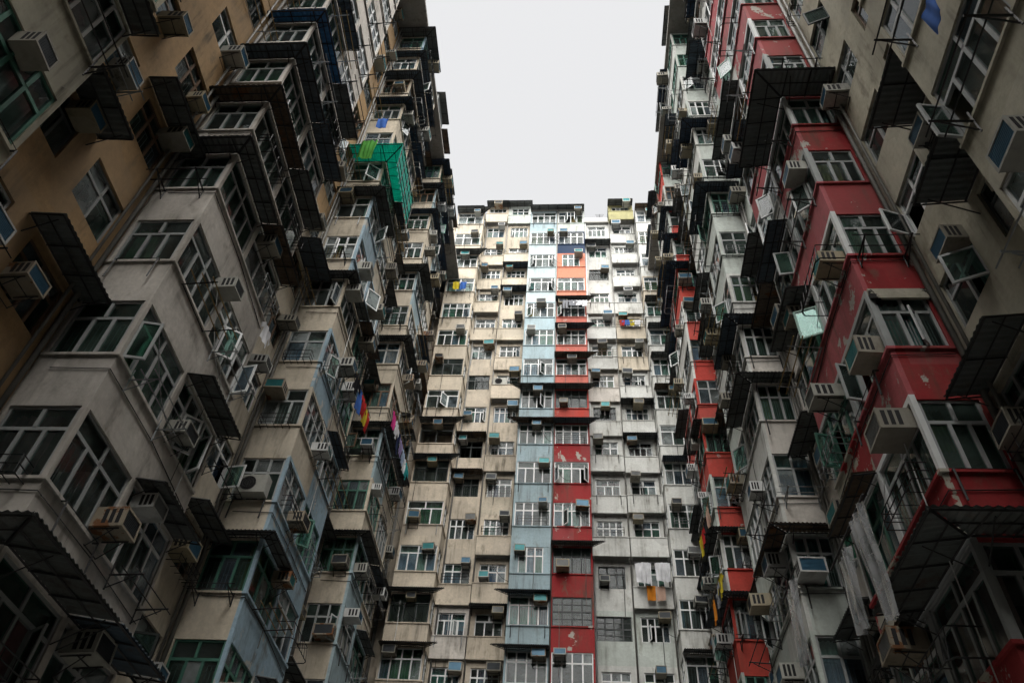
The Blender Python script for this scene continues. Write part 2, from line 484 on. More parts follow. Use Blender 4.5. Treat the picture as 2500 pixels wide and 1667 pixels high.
# racks and rails -------------------------------------------------
def rack_mesh(kind, w):
    def f():
        b = MB(); h = w / 2
        if kind == 'cage':
            for z in (0, 0.16, 0.32): b.path([(-h, 0, z), (-h, -0.32, z), (h, -0.32, z), (h, 0, z)], 0.013)
            for i in range(5):
                xx = -h + w * i / 4
                b.bar((xx, -0.32, 0), (xx, -0.32, 0.32), 0.010); b.bar((xx, 0, 0), (xx, -0.32, 0), 0.010)
        elif kind == 'arms':
            for xx in (-h, h):
                b.bar((xx, 0, 0), (xx, -0.62, 0.03), 0.02); b.bar((xx, 0, -0.26), (xx, -0.5, 0.0), 0.014); b.bar((xx, -0.02, -0.28), (xx, -0.02, 0.25), 0.018)
            for yy in (-0.32, -0.58): b.bar((-h - 0.25, yy, 0.03), (h + 0.2, yy, 0.03), 0.014)
        elif kind == 'ring':
            b.path([(-h, 0, 0), (-h, -0.5, 0), (-h + 0.12, -0.58, 0), (h - 0.12, -0.58, 0), (h, -0.5, 0), (h, 0, 0)], 0.015)
            b.path([(-h, 0, 0.45), (-h, -0.5, 0.45), (h, -0.5, 0.45), (h, 0, 0.45)], 0.013)
            for i in range(7):
                xx = -h + 0.05 + (w - 0.1) * i / 6
                b.bar((xx, -0.56, 0), (xx, -0.5, 0.45), 0.009)
        elif kind == 'hooks':
            for xx in (-h, h): b.path([(xx, 0, 0.1), (xx, -0.10, 0.1), (xx, -0.12, -0.5)], 0.02)
            b.bar((-h, -0.10, 0.1), (h, -0.10, 0.1), 0.009)
        elif kind == 'poles':
            for xx in (-h, h): b.bar((xx, 0, 0), (xx, -0.75, 0.06), 0.018)
            b.bar((-h, -0.02, 0), (h, -0.02, 0), 0.014)
            for i, yy in enumerate((-0.3, -0.5, -0.7)): b.bar((-h - 0.35 + 0.1 * i, yy, 0.05), (h + 0.3, yy + 0.03, 0.07), 0.016, 1)
        return b.mesh('drying_rack', 2)
    return cached(('rack', kind, round(w, 2)), f)

def rack(bld, fr, x, y, z, kind, w, mat=None):
    name = {'cage': 'railing', 'ring': 'railing'}.get(kind, 'drying_rack')
    return obj(name, rack_mesh(kind, w), [mat or (IRON if rw.random() < 0.75 else STEEL), BAMBOO], bld, [a - b for a, b in zip(fr.at(x, y, z), bld.location)], fr.rz)

# air conditioners (things) -----------------------------------------
def ac_meshes():
    b = MB(); w, h, d = 0.31, 0.205, 0.62
    b.box(-w, w, -d, 0.1, -h, h, 0, 'xXzZY')
    e = 0.035
    b.box(-w - .008, w + .008, -d - .02, -d, -h - .008, -h + e); b.box(-w - .008, w + .008, -d - .02, -d, h - e, h + .008)
    b.box(-w - .008, -w + e, -d - .02, -d, -h + e, h - e); b.box(w - e, w + .008, -d - .02, -d, -h + e, h - e)
    cas = b.mesh('casing', 1)
    b = MB(); b.box(-w + e, w - e, -d + 0.005, -d + 0.02, -h + e, h - e)
    for i in range(9):
        z = -h + e + (2 * h - 2 * e) * (i + .5) / 9
        b.box(-w + e, w - e, -d - 0.006, -d + 0.004, z - 0.006, z + 0.006)
    coil = b.mesh('coil', 1)
    b = MB()
    for s in (-1, 1):
        for i in range(3):
            x = s * (w + 0.003); y = -d + 0.07 + i * 0.14
            b.box(min(x, x - s * .004), max(x, x - s * .004), y, y + 0.085, -h + 0.06, h - 0.05)
    for i in range(3): b.box(-w + 0.05, w - 0.05, -d + 0.08 + i * 0.13, -d + 0.15 + i * 0.13, h, h + 0.003)
    vent = b.mesh('vent', 1)
    b = MB()
    for s in (-1, 1):
        x = s * 0.24
        b.bar((x, 0.02, -h - 0.02), (x, -d + 0.06, -h - 0.02), 0.016); b.bar((x, 0.0, -h - 0.38), (x, -d + 0.16, -h - 0.03), 0.014)
    b.bar((-0.26, -0.3, -h - 0.02), (0.26, -0.3, -h - 0.02), 0.014); b.bar((-0.26, 0.0, -h - 0.36), (0.26, 0.0, -h - 0.36), 0.014)
    br = b.mesh('bracket', 1)
    return cas, coil, vent, br
ACM = ac_meshes()
AC_LABELS = {}
def aircon(fr, x, y, z, label, tilt=0.0, deep=None):
    p = fr.at(x, y, z)
    o = obj('air_conditioner', ACM[0], rw.choice([ACW, ACW, ACG, ACG, ACY, ACR, ACC]), None, p, 0, None, (rw.uniform(-0.05, 0.05), rw.uniform(-0.03, 0.03), fr.rz + rw.uniform(-0.05, 0.05)))
    sz = rw.choice([0.78, 0.86, 0.92, 1.0]); o.scale = (sz * rw.uniform(0.95, 1.15), deep or rw.uniform(0.55, 0.95), sz * rw.uniform(0.9, 1.1))
    k = AC_LABELS.get(label, 0); AC_LABELS[label] = k + 1
    tag(o, label, 'air conditioner', 'window air conditioners on the facades')
    obj('coil', ACM[1], rw.choice(COILS), o); obj('vent', ACM[2], BLACK, o)
    if rw.random() < 0.6: obj('bracket', ACM[3], IRON, o)
    return o

def apron_box_mesh(w, p, hh):
    def f():
        b = MB(); h = w / 2
        b.box(-h, h, -p, -p + 0.08, 0, hh, 0); b.box(-h, -h + 0.08, -p + 0.08, 0, 0, hh, 0); b.box(h - 0.08, h, -p + 0.08, 0, 0, hh, 0)
        b.box(-h + 0.08, h - 0.08, -p + 0.08, 0, 0.0, 0.08, 1)
        b.box(-h - 0.02, h + 0.02, -p - 0.03, -p + 0.10, hh, hh + 0.05, 0)
        return b.mesh('balcony', 2)
    return cached(('apr', round(w, 2), p, hh), f)

# ------------------------------------------------------------------ ground
g = MB(); g.box(-60, 60, -60, 90, -0.4, 0)
tag(obj('ground', g.mesh('ground', 1), GROUND), 'concrete courtyard floor between the apartment blocks', None, None, 'structure')

# ------------------------------------------------------------------ the three blocks
left = empty('apartment_block', (-9.5, 15, 0))
tag(left, 'dark left apartment block with cream bays and metal awnings beside the sky', 'building')
back = empty('apartment_block', (0, 36.2, 0))
tag(back, 'far apartment block facing the camera with pale blue and red bay columns', 'building')
right = empty('apartment_block', (6.84, 15, 0))
tag(right, 'right apartment block with red painted bays and dark awnings', 'building')

def rel(bld, p): return [a - b for a, b in zip(p, bld.location)]

def bay(bld, fr, x, z, w, d, pf, ps, oL=False, oR=False, soff=None, post=None):
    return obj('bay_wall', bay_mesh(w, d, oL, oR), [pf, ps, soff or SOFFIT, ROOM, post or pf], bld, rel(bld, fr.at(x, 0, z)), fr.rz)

# ---------- far block
BZ = 1.6 + 1.70 - SILL + 0.06         # storey bottom for k = 0
FB = Frame((0, 35.0, 0), 0.0)         # bay fronts
FR = Frame((0, 36.2, 0), 0.0)         # recessed wall
KT, KB = 18, 4

# codes: a/b/c air conditioner left/middle/right, A low left, w awning, o/O one/two open sashes, r railing, h hooks, d dark frame, D dark grid,
# p projecting balcony, s small opening, x poles, e empty dark opening, t tall window; top floor first
cols = {
 'CBL': 'cwh c bw rh hr c ad oh ebw bdw Ah c bwd aw aw',
 'BLUE': 'h cr Or Or bo a or bow bwh ch cr as cwh cw bw',
 'RED': 'cO a cs t aorw arw brw Adw rw O co Adw D at cw',
 'CBR': 'b bx h cx bw w wh bw c w ar b bo w bw'}
rec = {
 'RL1': 'pbw c pc pa pcr ph ch dr Ao aew adw c pcr poh c pa',
 'RL2': 'p o pc paw aw pc po pc co par ar cpr pA pcw c pb',
 'RR1': '- 3 aw cdr ph pcr bpx ap pbd pah ph pr dA D h c',
 'RR2': 'cpw apr pc p bp apx pch aoph bpw apw aph pa p co bp c'}
half = 2.05
bx = {'CBL': (-7.70, 2.1), 'BLUE': (-1.975, 2.05), 'RED': (0.085, 2.07), 'CBR': (6.075, 2.05)}
names = {'CBL': 'left corner bay of far facade', 'BLUE': 'pale blue bay column of far facade', 'RED': 'red bay column of far facade',
         'CBR': 'right corner bay of far facade', 'RL1': 'outer beige wall left of blue column', 'RL2': 'beige wall next to blue column',
         'RR1': 'white wall next to red column', 'RR2': 'outer white wall right of red column'}
def paints(col, k):
    if col == 'CBL': return (BUFF if k > 11 else BEIGE,) * 2
    if col == 'BLUE': return (CYANW if k in (15, 17, 16) else PALEB,) * 2
    if col == 'RED': return ({18: GREYW, 17: NAVY, 16: ORANGE, 15: ORANGE, 14: CORAL, 13: CORAL, 12: CORAL, 11: ORRED}.get(k, RED),) * 2
    return (WHITE if k != 15 else BUFF,) * 2

def side_of(c): return {'a': -0.55, 'b': 0.05, 'c': 0.55, 'A': -0.45}[c]

for col, (xc, w) in bx.items():
    codes = cols[col].split()
    for i, code in enumerate(codes):
        k = KT - i; z = BZ + H * k
        pf, ps = paints(col, k)
        oL, oR = col == 'CBR', col == 'CBL'
        bay(back, FB, xc, z, w, 1.2, pf, ps, oL, oR)
        Hh = TOPW - SILL; W = w - 0.18
        fm = DFRAME if ('d' in code or 'D' in code) else WFRAME
        kind = 'D' if 'D' in code else ('4' if k % 3 else '42') if col in ('RED', 'BLUE') else rw.choice(['4', '3', '32', '42'])
        n_open = 2 if 'O' in code else 1 if 'o' in code else 0
        if 's' in code:                      # partly bricked-up opening with a smaller window
            ww = 1.25; q = (W - ww) / 2
            for s_ in (-1, 1): obj('infill_wall', cached(('infill', round(q, 2)), lambda: MB().box(-q / 2, q / 2, 0.012, 0.09, 0, Hh).mesh('infill_wall', 1)), pf, back, rel(back, FB.at(xc + s_ * (W - q) / 2, 0, z + SILL)))
            window(back, FB, xc, 0.0, z + SILL, ww, Hh, '3', fm, None, n_open)
        elif 'e' in code:
            window(back, FB, xc, 0.0, z + SILL, W, Hh, '2', DFRAME, GLASS, 0, True, False, 0.8)
        else:
            window(back, FB, xc, 0.0, z + SILL, W, Hh, kind, fm, GLASS if fm is DFRAME else None, n_open, None, False if fm is DFRAME else None)
        if oR: window(back, Frame((xc + w / 2, 35.0 + 0.65, 0), math.pi / 2), 0, 0.0, z + SILL, 1.0, Hh, '2', WFRAME)
        if oL: window(back, Frame((xc - w / 2, 35.0 + 0.65, 0), -math.pi / 2), 0, 0.0, z + SILL, 1.0, Hh, '2', WFRAME)
        for c in code:
            if c in 'abcA':
                aircon(FB, xc + side_of(c), 0.0, z + (1.42 if c == 'A' else 2.36), 'air conditioner on %s, %s floor from its top' % (names[col], ORD[i + 1]))
        if 'w' in code: awning(back, FB, xc, -0.01, z + 2.70, w, 0.62, col in ('BLUE',), col in ('RED', 'CBL') , 0.12)
        if 'r' in code: rack(back, FB, xc, -0.05, z + SILL + 0.05, 'cage', 1.5)
        if 'h' in code: rack(back, FB, xc, 0, z + 0.95, 'hooks', 1.6)
        if 'x' in code: rack(back, FB, xc, 0, z + 0.98, 'poles', 1.5)

wcell = {'RL1': (-5.80, 1.76), 'RL2': (-3.96, 1.92), 'RR1': (2.10, 1.96), 'RR2': (4.06, 1.96)}
for col, (xc, w) in wcell.items():
    codes = rec[col].split()
    for i, code in enumerate(codes):
        pd = rw.choice([0.22, 0.30, 0.40, 0.48])
        k = KT + 1 - i; z = BZ + H * k - 0.12
        if code == '-': continue
        p = (BUFF if k > 13 else BEIGE) if col[1] == 'L' else WHITE
        if rw.random() < 0.16: p = rw.choice([CREAM, GREYW, BUFF])
        if col == 'RR2' and k == 19: p = YELLOW
        ww = 1.36 if 'D' not in code else 1.7
        off = 0.0
        x0, x1 = round(off - ww / 2, 3), round(off + ww / 2, 3)
        z0, z1 = 1.16, 2.42
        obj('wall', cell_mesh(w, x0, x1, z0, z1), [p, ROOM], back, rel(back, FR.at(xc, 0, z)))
        fm = DFRAME if ('d' in code or 'D' in code) else WFRAME
        n_open = 2 if 'O' in code else 1 if 'o' in code else 0
        if 'e' in code: window(back, FR, xc + off, 0.03, z + z0, ww, z1 - z0, '2', DFRAME, GLASS, 0, True, False, 0.8)
        else: window(back, FR, xc + off, 0.03, z + z0, ww, z1 - z0, 'D' if 'D' in code else rw.choice(['3', '4', '42', '32', '3']), fm, GLASS if fm is DFRAME else None, n_open, None, False if fm is DFRAME else None)
        if 'p' in code:
            obj('balcony', apron_box_mesh(w - 0.06, pd, 1.10), [p, SOFFIT], back, rel(back, FR.at(xc, -0.0, z)))
        yo = -pd if 'p' in code else 0.0
        for c in code:
            if c in 'abcA':
                aircon(FR, xc + side_of(c) * 0.85, yo * 0.5, z + (1.5 if c == 'A' else 2.30), 'air conditioner on %s, %s floor from its top' % (names[col], ORD[i + 1]))
        if 'w' in code: awning(back, FR, xc, -0.01, z + 2.69, w, 0.7, False, False, 0.14)
        if 'r' in code: rack(back, FR, xc, yo, z + 1.2, 'cage', 1.4)
        if 'h' in code: rack(back, FR, xc, yo, z + 0.98, 'hooks', 1.3)
        if 'x' in code: rack(back, FR, xc, yo, z + 1.0, 'poles', 1.3)

# lower storeys, roofs, corner walls of the far block
def slab(bld, name, x0, x1, y0, y1, z0, z1, m):
    b = MB(); b.box(x0 - bld.location.x, x1 - bld.location.x, y0 - bld.location.y, y1 - bld.location.y, z0, z1)
    return obj(name, b.mesh(name, 1), m, bld)
zlow = BZ + H * KB
slab(back, 'wall', -10.5, 9.0, 36.25, 37.0, 0, zlow - 0.2, GREYC)
slab(back, 'wall', -10.5, -6.72, 36.22, 36.9, zlow - 0.2, BZ + H * 19, BEIGE)
slab(back, 'wall', 7.12, 9.0, 36.22, 36.9, zlow - 0.2, BZ + H * 19, WHITE)
ztop = BZ + H * 19
slab(back, 'roof', -8.78, -6.64, 34.9, 38.7, ztop, ztop + 0.14, GREYC)
slab(back, 'roof', -3.02, 1.14, 34.9, 38.7, ztop, ztop + 0.14, GREYC)
slab(back, 'roof', 5.03, 7.12, 34.9, 38.7, ztop, ztop + 0.14, GREYC)
slab(back, 'roof', -6.62, -3.04, 36.0, 38.7, ztop + H - 0.10, ztop + H + 0.06, GREYC)
slab(back, 'roof', 1.16, 3.06, 36.0, 38.7, ztop - 0.10, ztop + 0.04, GREYC)
slab(back, 'roof', 3.08, 5.0, 36.0, 38.7, ztop + H - 0.10, ztop + H + 0.06, GREYC)
slab(back, 'wall', -6.64, -3.0, 37.6, 38.6, ztop, ztop + H - 0.12, GREYC)
slab(back, 'parapet', -3.0, -1.2, 35.2, 35.35, ztop + 0.14, ztop + 0.55, GREYC)
slab(back, 'parapet', 1.2, 3.0, 36.1, 36.25, ztop + 0.04, ztop + 0.7, WHITE)
for xc, w, f, zz in ((-7.7, 2.1, FB, 0.12), (-1.98, 2.05, FB, 0.13), (0.09, 2.06, FB, 0.13), (6.07, 2.05, FB, 0.13), (-5.8, 1.8, FR, H - 0.12), (-3.96, 1.9, FR, H - 0.12), (4.06, 1.96, FR, H - 0.12)):
    awning(back, f, xc, 0.08, ztop + zz, w, 0.72, False, False, 0.10, METAL if xc < 3 else METALR)

# ---------- side blocks
def side_block(bld, sgn, xf, d, ys, z0, kmax, klo):
    """sgn -1: left wall facing +X; +1: right wall facing -X"""
    rz = math.pi / 2 if sgn < 0 else -math.pi / 2
    F = Frame((xf, 0, 0), rz)                       # local x = +Y on the left wall, -Y on the right
    Rf = Frame((xf + sgn * d, 0, 0), rz)
    lx = (lambda y: y) if sgn < 0 else (lambda y: -y)
    return F, Rf, lx

BIG = {('L', 3, 1), ('L', 4, 0), ('L', 5, 1), ('L', 2, 0), ('L', 1, 1), ('R', 4, 0), ('R', 3, 0), ('R', 2, 1)}
SPEC = {}   # (side, column, unit, storey) -> overrides
def build_side(side, bld, sgn, xf, d, ys, z0, ktop):
    F, Rf, lx = side_block(bld, sgn, xf, d, ys, z0, 0, 0)
    rr = random.Random(77 if side == 'L' else 41)
    word = 'left' if side == 'L' else 'right'
    pos = ['nearest', 'second', 'third', 'farthest']
    for c, y0 in enumerate(ys):
        klo, khi = {0: (1, 7), 1: (0, ktop), 2: (1, ktop), 3: (2, ktop)}[c]
        for k in range(klo, khi + 1):
            z = z0 + H * k
            for u in (0, 1):
                yc = y0 + 1.025 + 2.05 * u
                sp = SPEC.get((side, c, u, k), {})
                pf, ps = pick_paint(side, c, u, k, rr)
                near = u == 0
                oL = near and sgn < 0; oR = near and sgn > 0
                bay(bld, F, lx(yc), z, 2.05, d, sp.get('pf', pf), sp.get('ps', ps), oL, oR, None, (ALU if k % 2 else WFRAME) if side == 'R' and c == 1 else None)
                Hh = TOPW - SILL
                kind = sp.get('kind', rr.choice(['4', '4', '3', '42', '32']))
                fm = sp.get('frame', rr.choice([WFRAME, ALU, ALU, WFRAME, DFRAME, BFRAME, GFRAME]) if k > 6 else rr.choice([ALU, WFRAME, ALU, GFRAME]))
                window(bld, F, lx(yc), 0.0, z + SILL, 2.05 - 0.18, Hh, kind, fm, sp.get('glass'), sp.get('open', 1 if rr.random() < 0.2 else 0))
                if near:                      # the face of the bay that looks towards the camera
                    sx = xf + sgn * d / 2
                    S = Frame((sx, y0, 0), 0.0)
                    window(bld, S, 0, 0.0, z + SILL, d - 0.22, Hh, sp.get('skind', rr.choice(['3', '32', '2', '3'])), fm, sp.get('glass'), 1 if rr.random() < 0.15 else 0, None, sp.get('curtain'))
                # awning below the apron shades this storey's window: fixed at the lintel
                aw = sp.get('aw', rr.random() < (0.66 if k > 6 else 0.35))
                if aw:
                    p = sp.get('p', rr.uniform(0.35, 0.62))
                    am = sp.get('am', rr.choice([METAL, METAL, METALB, METALR, METAL] if k < 10 else [NAVYM, METALB, METAL, NAVYM]))
                    pt = 0.14 if c < 2 else 0.11
                    if near:
                        awning(bld, F, lx(yc), -0.01, z + 2.70, 2.05, p, sgn < 0, sgn > 0, 0.14, am, pt)
                        # return sheet along the near face, mitred into the front sheet
                        awning(bld, Frame((xf + sgn * d / 2, y0, 0), 0.0), 0, -0.01, z + 2.70, d, p, sgn > 0, sgn < 0, 0.14, am, pt)
                    else:
                        awning(bld, F, lx(yc), -0.01, z + 2.70, 2.05, p, False, False, 0.14, am, pt)
                lab = 'air conditioner, %s block, %s bay column, ' % (word, ORD[c + 1])
                stor = (ORD[k + 1] + ' storey up') if c < 2 else (ORD[ktop - k + 1] + ' storey below the roof')
                for (xo, where) in sp.get('ac', [(rr.uniform(-0.7, 0.7), 'f')] if rr.random() < 0.62 else []):
                    aircon(F, lx(yc) + xo, 0.0, z + rr.choice([2.36, 1.45, 2.36]), lab + '%s half, %s' % ('near' if near else 'far', stor))
                if near and sp.get('sac', rr.random() < 0.3):
                    aircon(Frame((xf + sgn * d / 2, y0, 0), 0), rr.choice([-0.3, 0.3]), 0, z + rr.choice([2.36, 2.36, 1.42]), lab + 'near face, ' + stor)
                rk = sp.get('rack', rr.choice(['cage', 'arms', 'poles', 'ring', None, 'ring', 'arms', 'hooks']))
                if rk: rack(bld, F, lx(yc) + rr.uniform(-0.2, 0.2), -0.05, z + (SILL if rk in ('cage', 'ring') else 0.95), rk, rr.uniform(1.1, 1.6))
                if near and rr.random() < 0.55: rack(bld, Frame((xf + sgn * d / 2, y0, 0), 0), 0, 0, z + 0.98, rr.choice(['arms', 'hooks', 'cage']), 0.9)
        # blank upper storeys out of view keep the courtyard closed to the light
        zt = z0 + H * (ktop + 1)
        a, b_ = sorted((xf, xf + sgn * d))
        if khi < ktop: slab(bld, 'wall', a, b_, y0, y0 + 4.1, z0 + H * (khi + 1), zt, GREYC)
        slab(bld, 'wall', a, b_, y0, y0 + 4.1, 0, z0 + H * klo - 0.03, GREYC)
        # recess after this bay pair
        ya, yb = y0 + 4.1, (ys[c + 1] if c < 3 else 36.2)
        w = (yb - ya) / 2
        for k in range(max(klo, 1) if c else 1, (khi if c else 13) + 1):
            z = z0 + H * k
            for u in (0, 1):
                yc = ya + w * (u + 0.5)
                p = pick_recess(side, c, k)
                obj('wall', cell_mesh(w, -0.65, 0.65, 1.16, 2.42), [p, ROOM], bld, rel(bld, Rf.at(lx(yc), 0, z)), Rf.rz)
                if c in (1, 2) and u == 0: continue      # never in sight past the bay's edge
                window(bld, Rf, lx(yc), 0.03, z + 1.16, 1.30, 1.26, rr.choice(['3', '32', '2', '42']), rr.choice([WFRAME, ALU, DFRAME, BFRAME]), None, 1 if rr.random() < 0.2 else 0)
                if rr.random() < 0.55:
                    aircon(Rf, lx(yc) + rr.choice([-0.4, 0.4]), 0, z + rr.choice([2.3, 1.45]), 'air conditioner, %s block, recess after %s bay column, %s storey up, %s window' % (word, ORD[c + 1], ORD[k + 1], 'near' if u == 0 else 'far'))
                if c == 0 and (side, k, u) in BIG:
                    awning(bld, Rf, lx(yc), -0.01, z + 2.62, w * (1.02 if side == 'L' else 0.9), (0.95 if side == 'R' else 0.8) if u == 0 else 0.7, False, False, 0.10, METAL, 0.13)
                elif c and rr.random() < 0.4: awning(bld, Rf, lx(yc), -0.01, z + 2.55, w * 0.95, rr.uniform(0.6, 0.95), False, False, 0.14, None, 0.12)
                if rr.random() < 0.5: rack(bld, Rf, lx(yc), -0.02, z + 1.0, rr.choice(['arms', 'cage', 'poles']), 1.2)
        a, b_ = sorted((xf + sgn * d, xf + sgn * (d + 0.16)))
        if c == 0: slab(bld, 'wall', a, b_, ya, yb, z0 + H * 14, zt, GREYC)
        elif khi < ktop: slab(bld, 'wall', a, b_, ya, yb, z0 + H * (khi + 1), zt, GREYC)
        slab(bld, 'wall', a, b_, ya, yb, 0, z0 + H * max(klo, 1) - 0.03, GREYC)
        b = MB()
        for yy, rad in ((yb - 0.18, 0.055), (yb - 0.42, 0.035)):
            q = rel(bld, (xf + sgn * (d - 0.09), yy, 0))
            obj('drain_pipe', cached(('pipe', rad), lambda: MB().bar((0, 0, 0), (0, 0, 46), rad, 0, 8).mesh('drain_pipe', 1, True)), PIPE, bld, q)
    # roof slab over everything and the wall that runs on behind the camera
    zt = z0 + H * (ktop + 1)
    a, b_ = sorted((xf - sgn * 0.15, xf + sgn * 7))
    slab(bld, 'roof', a, b_, ys[0] - 0.5, 36.1, zt, zt + 0.22, GREYC)
    a, b_ = sorted((xf + sgn * 0.0, xf + sgn * 0.5))
    slab(bld, 'wall', a, b_, -14, ys[0] - 0.02, 0, zt, GREYC)

def pick_paint(side, c, u, k, rr):
    if side == 'L':
        if c == 1: return (CREAM, CREAM)
        if c == 2: return (BLUE if k <= 4 or rr.random() < .2 else BUFF, BUFF)
        if c == 3: return (rr.choice([BUFF, PALEB, BUFF]), BUFF)
        return (GREYC if rr.random() < .5 else OCHRE, OCHRE)
    if c == 1:
        if u == 1: return ({0: REDP, 1: REDP, 2: REDP, 3: REDP, 4: REDF, 5: REDF, 6: WHITE, 7: REDF, 8: GREYW}.get(k, rr.choice([WHITE, GREYW, REDF])), RED)
        return (REDF if k > 2 else REDP, RED)
    if c == 2: return (rr.choice([WHITE, GREYW]), rr.choice([WHITE, GREYW, GREYW]) if k > 6 else rr.choice([GREYW, CREAM]))
    if c == 3: return (rr.choice([ORRED, WHITE, GREYW]), ORRED if k < 14 else rr.choice([WHITE, GREYW]))
    return (OCHRE, OCHRE)
def pick_recess(side, c, k):
    if side == 'L': return TAN if c == 0 or k > 8 else BUFF
    return OCHRE if c == 0 else (CREAM if k < 8 else GREYW)

for k in range(0, 17):
    SPEC[('L', 1, 0, k)] = dict(aw=k in (1, 5, 6, 7, 8, 9), p=0.95 if k == 1 else 0.5, curtain=[False, CURT[2], CURT[6]][k % 3], glass=[GLASS, GLASSG][k % 2], ac=[(0.75, 'f')] if k in (2, 4) else [], sac=False, frame=ALU, kind='42', skind='32', rack=[None, 'cage', 'hooks', 'arms', 'poles'][k % 5])
    SPEC[('L', 1, 1, k)] = dict(aw=k in (1, 2, 3, 5, 6, 7, 8), p=0.95 if k == 1 else 0.6, ac=[(-0.5, 'f')] if k in (1, 2, 3, 5) else [], open=2 if k in (3, 4) else 0)
    SPEC[('R', 1, 0, k)] = dict(aw=k in (1, 6), p=0.85, curtain=[CURT[3], CURT[2], CURT[5]][k % 3], glass=[GLASSG, GLASS][k % 2], sac=False, frame=ALU, kind='42', skind='32', ac=[(0.5, 'f')] if k in (2, 3, 4, 5) else [])
    SPEC[('R', 2, 0, k)] = dict(aw=k in (3, 5, 6, 9, 11), p=0.55)
SPEC[('L', 2, 0, 10)] = dict(aw=True, p=0.95, am=METALT)
SPEC[('L', 2, 0, 11)] = dict(aw=False)
SPEC[('R', 2, 0, 5)]['glass'] = GLASSG; SPEC[('R', 2, 0, 7)]['glass'] = GLASSG

SPEC[('L', 1, 0, 8)]['am'] = BLUEM; SPEC[('L', 1, 0, 8)]['p'] = 0.42
build_side('L', left, -1, -8.03, 1.47, [1.35, 9.45, 17.65, 25.85], 1.6 + 1.6 - SILL + 0.06, 15)
build_side('R', right, 1, 5.66, 1.20, [1.97, 10.05, 18.20, 26.40], 1.6 + 2.37 - SILL + 0.06, 15)

# unseen wall added behind the camera, its height set to shade the lower courtyard
slab(left, 'wall', -9.5, 8.0, -14.0, -13.0, 0, 33, GREYC)

# ------------------------------------------------------------------ washing, sheets and other loose things
CLOTH = {}
def cloth(n, c): 
    if n not in CLOTH: CLOTH[n] = plain('cloth ' + n, c, 0.9, 0, 0.2, 0.1, 0.25)
    return CLOTH[n]
COL = {'white': (.80, .81, .84), 'pink': (.75, .06, .30), 'red': (.55, .03, .03), 'yellow': (.62, .50, .04), 'orange': (.75, .27, .03), 'blue': (.06, .16, .50), 'navy': (.02, .03, .08),
       'grey': (.30, .31, .34), 'lilac': (.34, .28, .50), 'teal': (.03, .35, .36), 'black': (.015, .015, .018), 'green': (.08, .30, .05), 'peach': (.62, .42, .33), 'pale blue': (.40, .50, .66)}

def wave(x, z, sd): return 0.03 * math.sin(9 * x + sd) * (1 - z) + 0.02 * math.sin(23 * x + 2 * sd + 3 * z) + 0.015 * math.sin(5 * z + sd)
from mathutils import noise as mnoise
def crumple(x, z, sd): return 0.09 * mnoise.noise((x * 5 + sd, z * 0.8, sd)) + 0.035 * mnoise.noise((x * 14, z * 2.5 + sd, 1.3))
def patch(b, P, n, m, sd, t=0.012):
    """a bent sheet with two faces from four corners P (x, z), top edge first"""
    for s in (0, 1):
        rows = []
        for i in range(m + 1):
            v = i / m; row = []
            for j in range(n + 1):
                u = j / n
                x = (P[0][0] * (1 - u) + P[1][0] * u) * (1 - v) + (P[3][0] * (1 - u) + P[2][0] * u) * v
                z = (P[0][1] * (1 - u) + P[1][1] * u) * (1 - v) + (P[3][1] * (1 - u) + P[2][1] * u) * v
                row.append((x, wave(x, 1 + z, sd) + (crumple(x, z, sd) if n > 15 else 0) + s * t, z))
            rows.append(row)
        b.grid(rows)
def garment_mesh(kind, sd):
    def f():
        b = MB()
        if kind == 'shirt':
            patch(b, [(-0.24, 0), (0.24, 0), (0.27, -0.68), (-0.27, -0.68)], 10, 6, sd)
            patch(b, [(-0.24, 0.0), (-0.22, -0.2), (-0.42, -0.42), (-0.50, -0.26)], 3, 4, sd)
            patch(b, [(0.22, -0.2), (0.24, 0.0), (0.50, -0.26), (0.42, -0.42)], 3, 4, sd)
        elif kind == 'trousers':
            patch(b, [(-0.2, 0), (0.2, 0), (0.22, -0.3), (-0.22, -0.3)], 8, 3, sd)
            patch(b, [(-0.22, -0.3), (-0.01, -0.3), (-0.04, -1.0), (-0.22, -1.0)], 5, 6, sd)
            patch(b, [(0.01, -0.3), (0.22, -0.3), (0.22, -1.0), (0.04, -1.0)], 5, 6, sd)
        elif kind == 'towel':
            patch(b, [(-0.22, 0), (0.22, 0), (0.20, -0.75), (-0.21, -0.78)], 10, 6, sd)
        else:
            patch(b, [(-0.5, 0), (0.5, 0), (0.46, -1.0), (-0.44, -0.93)], 28, 20, sd, 0.006)
        return b.mesh(kind, 1, True)
    return cached(('cloth', kind, sd), f)
def hang(kind, colour, p, rz, where, sc=1.0):
    m = PLASTIC if colour == 'clear plastic' else cloth(colour, COL[colour])
    o = obj({'sheet': 'plastic_sheet' if m is PLASTIC else 'sheet'}.get(kind, kind), garment_mesh(kind, rw.randint(0, 4)), m, None, (p[0], p[1], p[2] + CAMZ), rz, (sc, sc, sc) if not isinstance(sc, tuple) else sc)
    return tag(o, '%s %s hanging %s' % (colour, kind, where), 'sheet' if kind == 'sheet' else 'laundry', 'washing hung out to dry')
def pole(p, q, r=0.016, bld=None, m=None):
    o = obj('laundry_pole', MB().bar(rel(bld, (p[0], p[1], p[2] + CAMZ)), rel(bld, (q[0], q[1], q[2] + CAMZ)), r, 0, 6).mesh('laundry_pole', 1), m or BAMBOO, bld)
    return o
HP = math.pi / 2
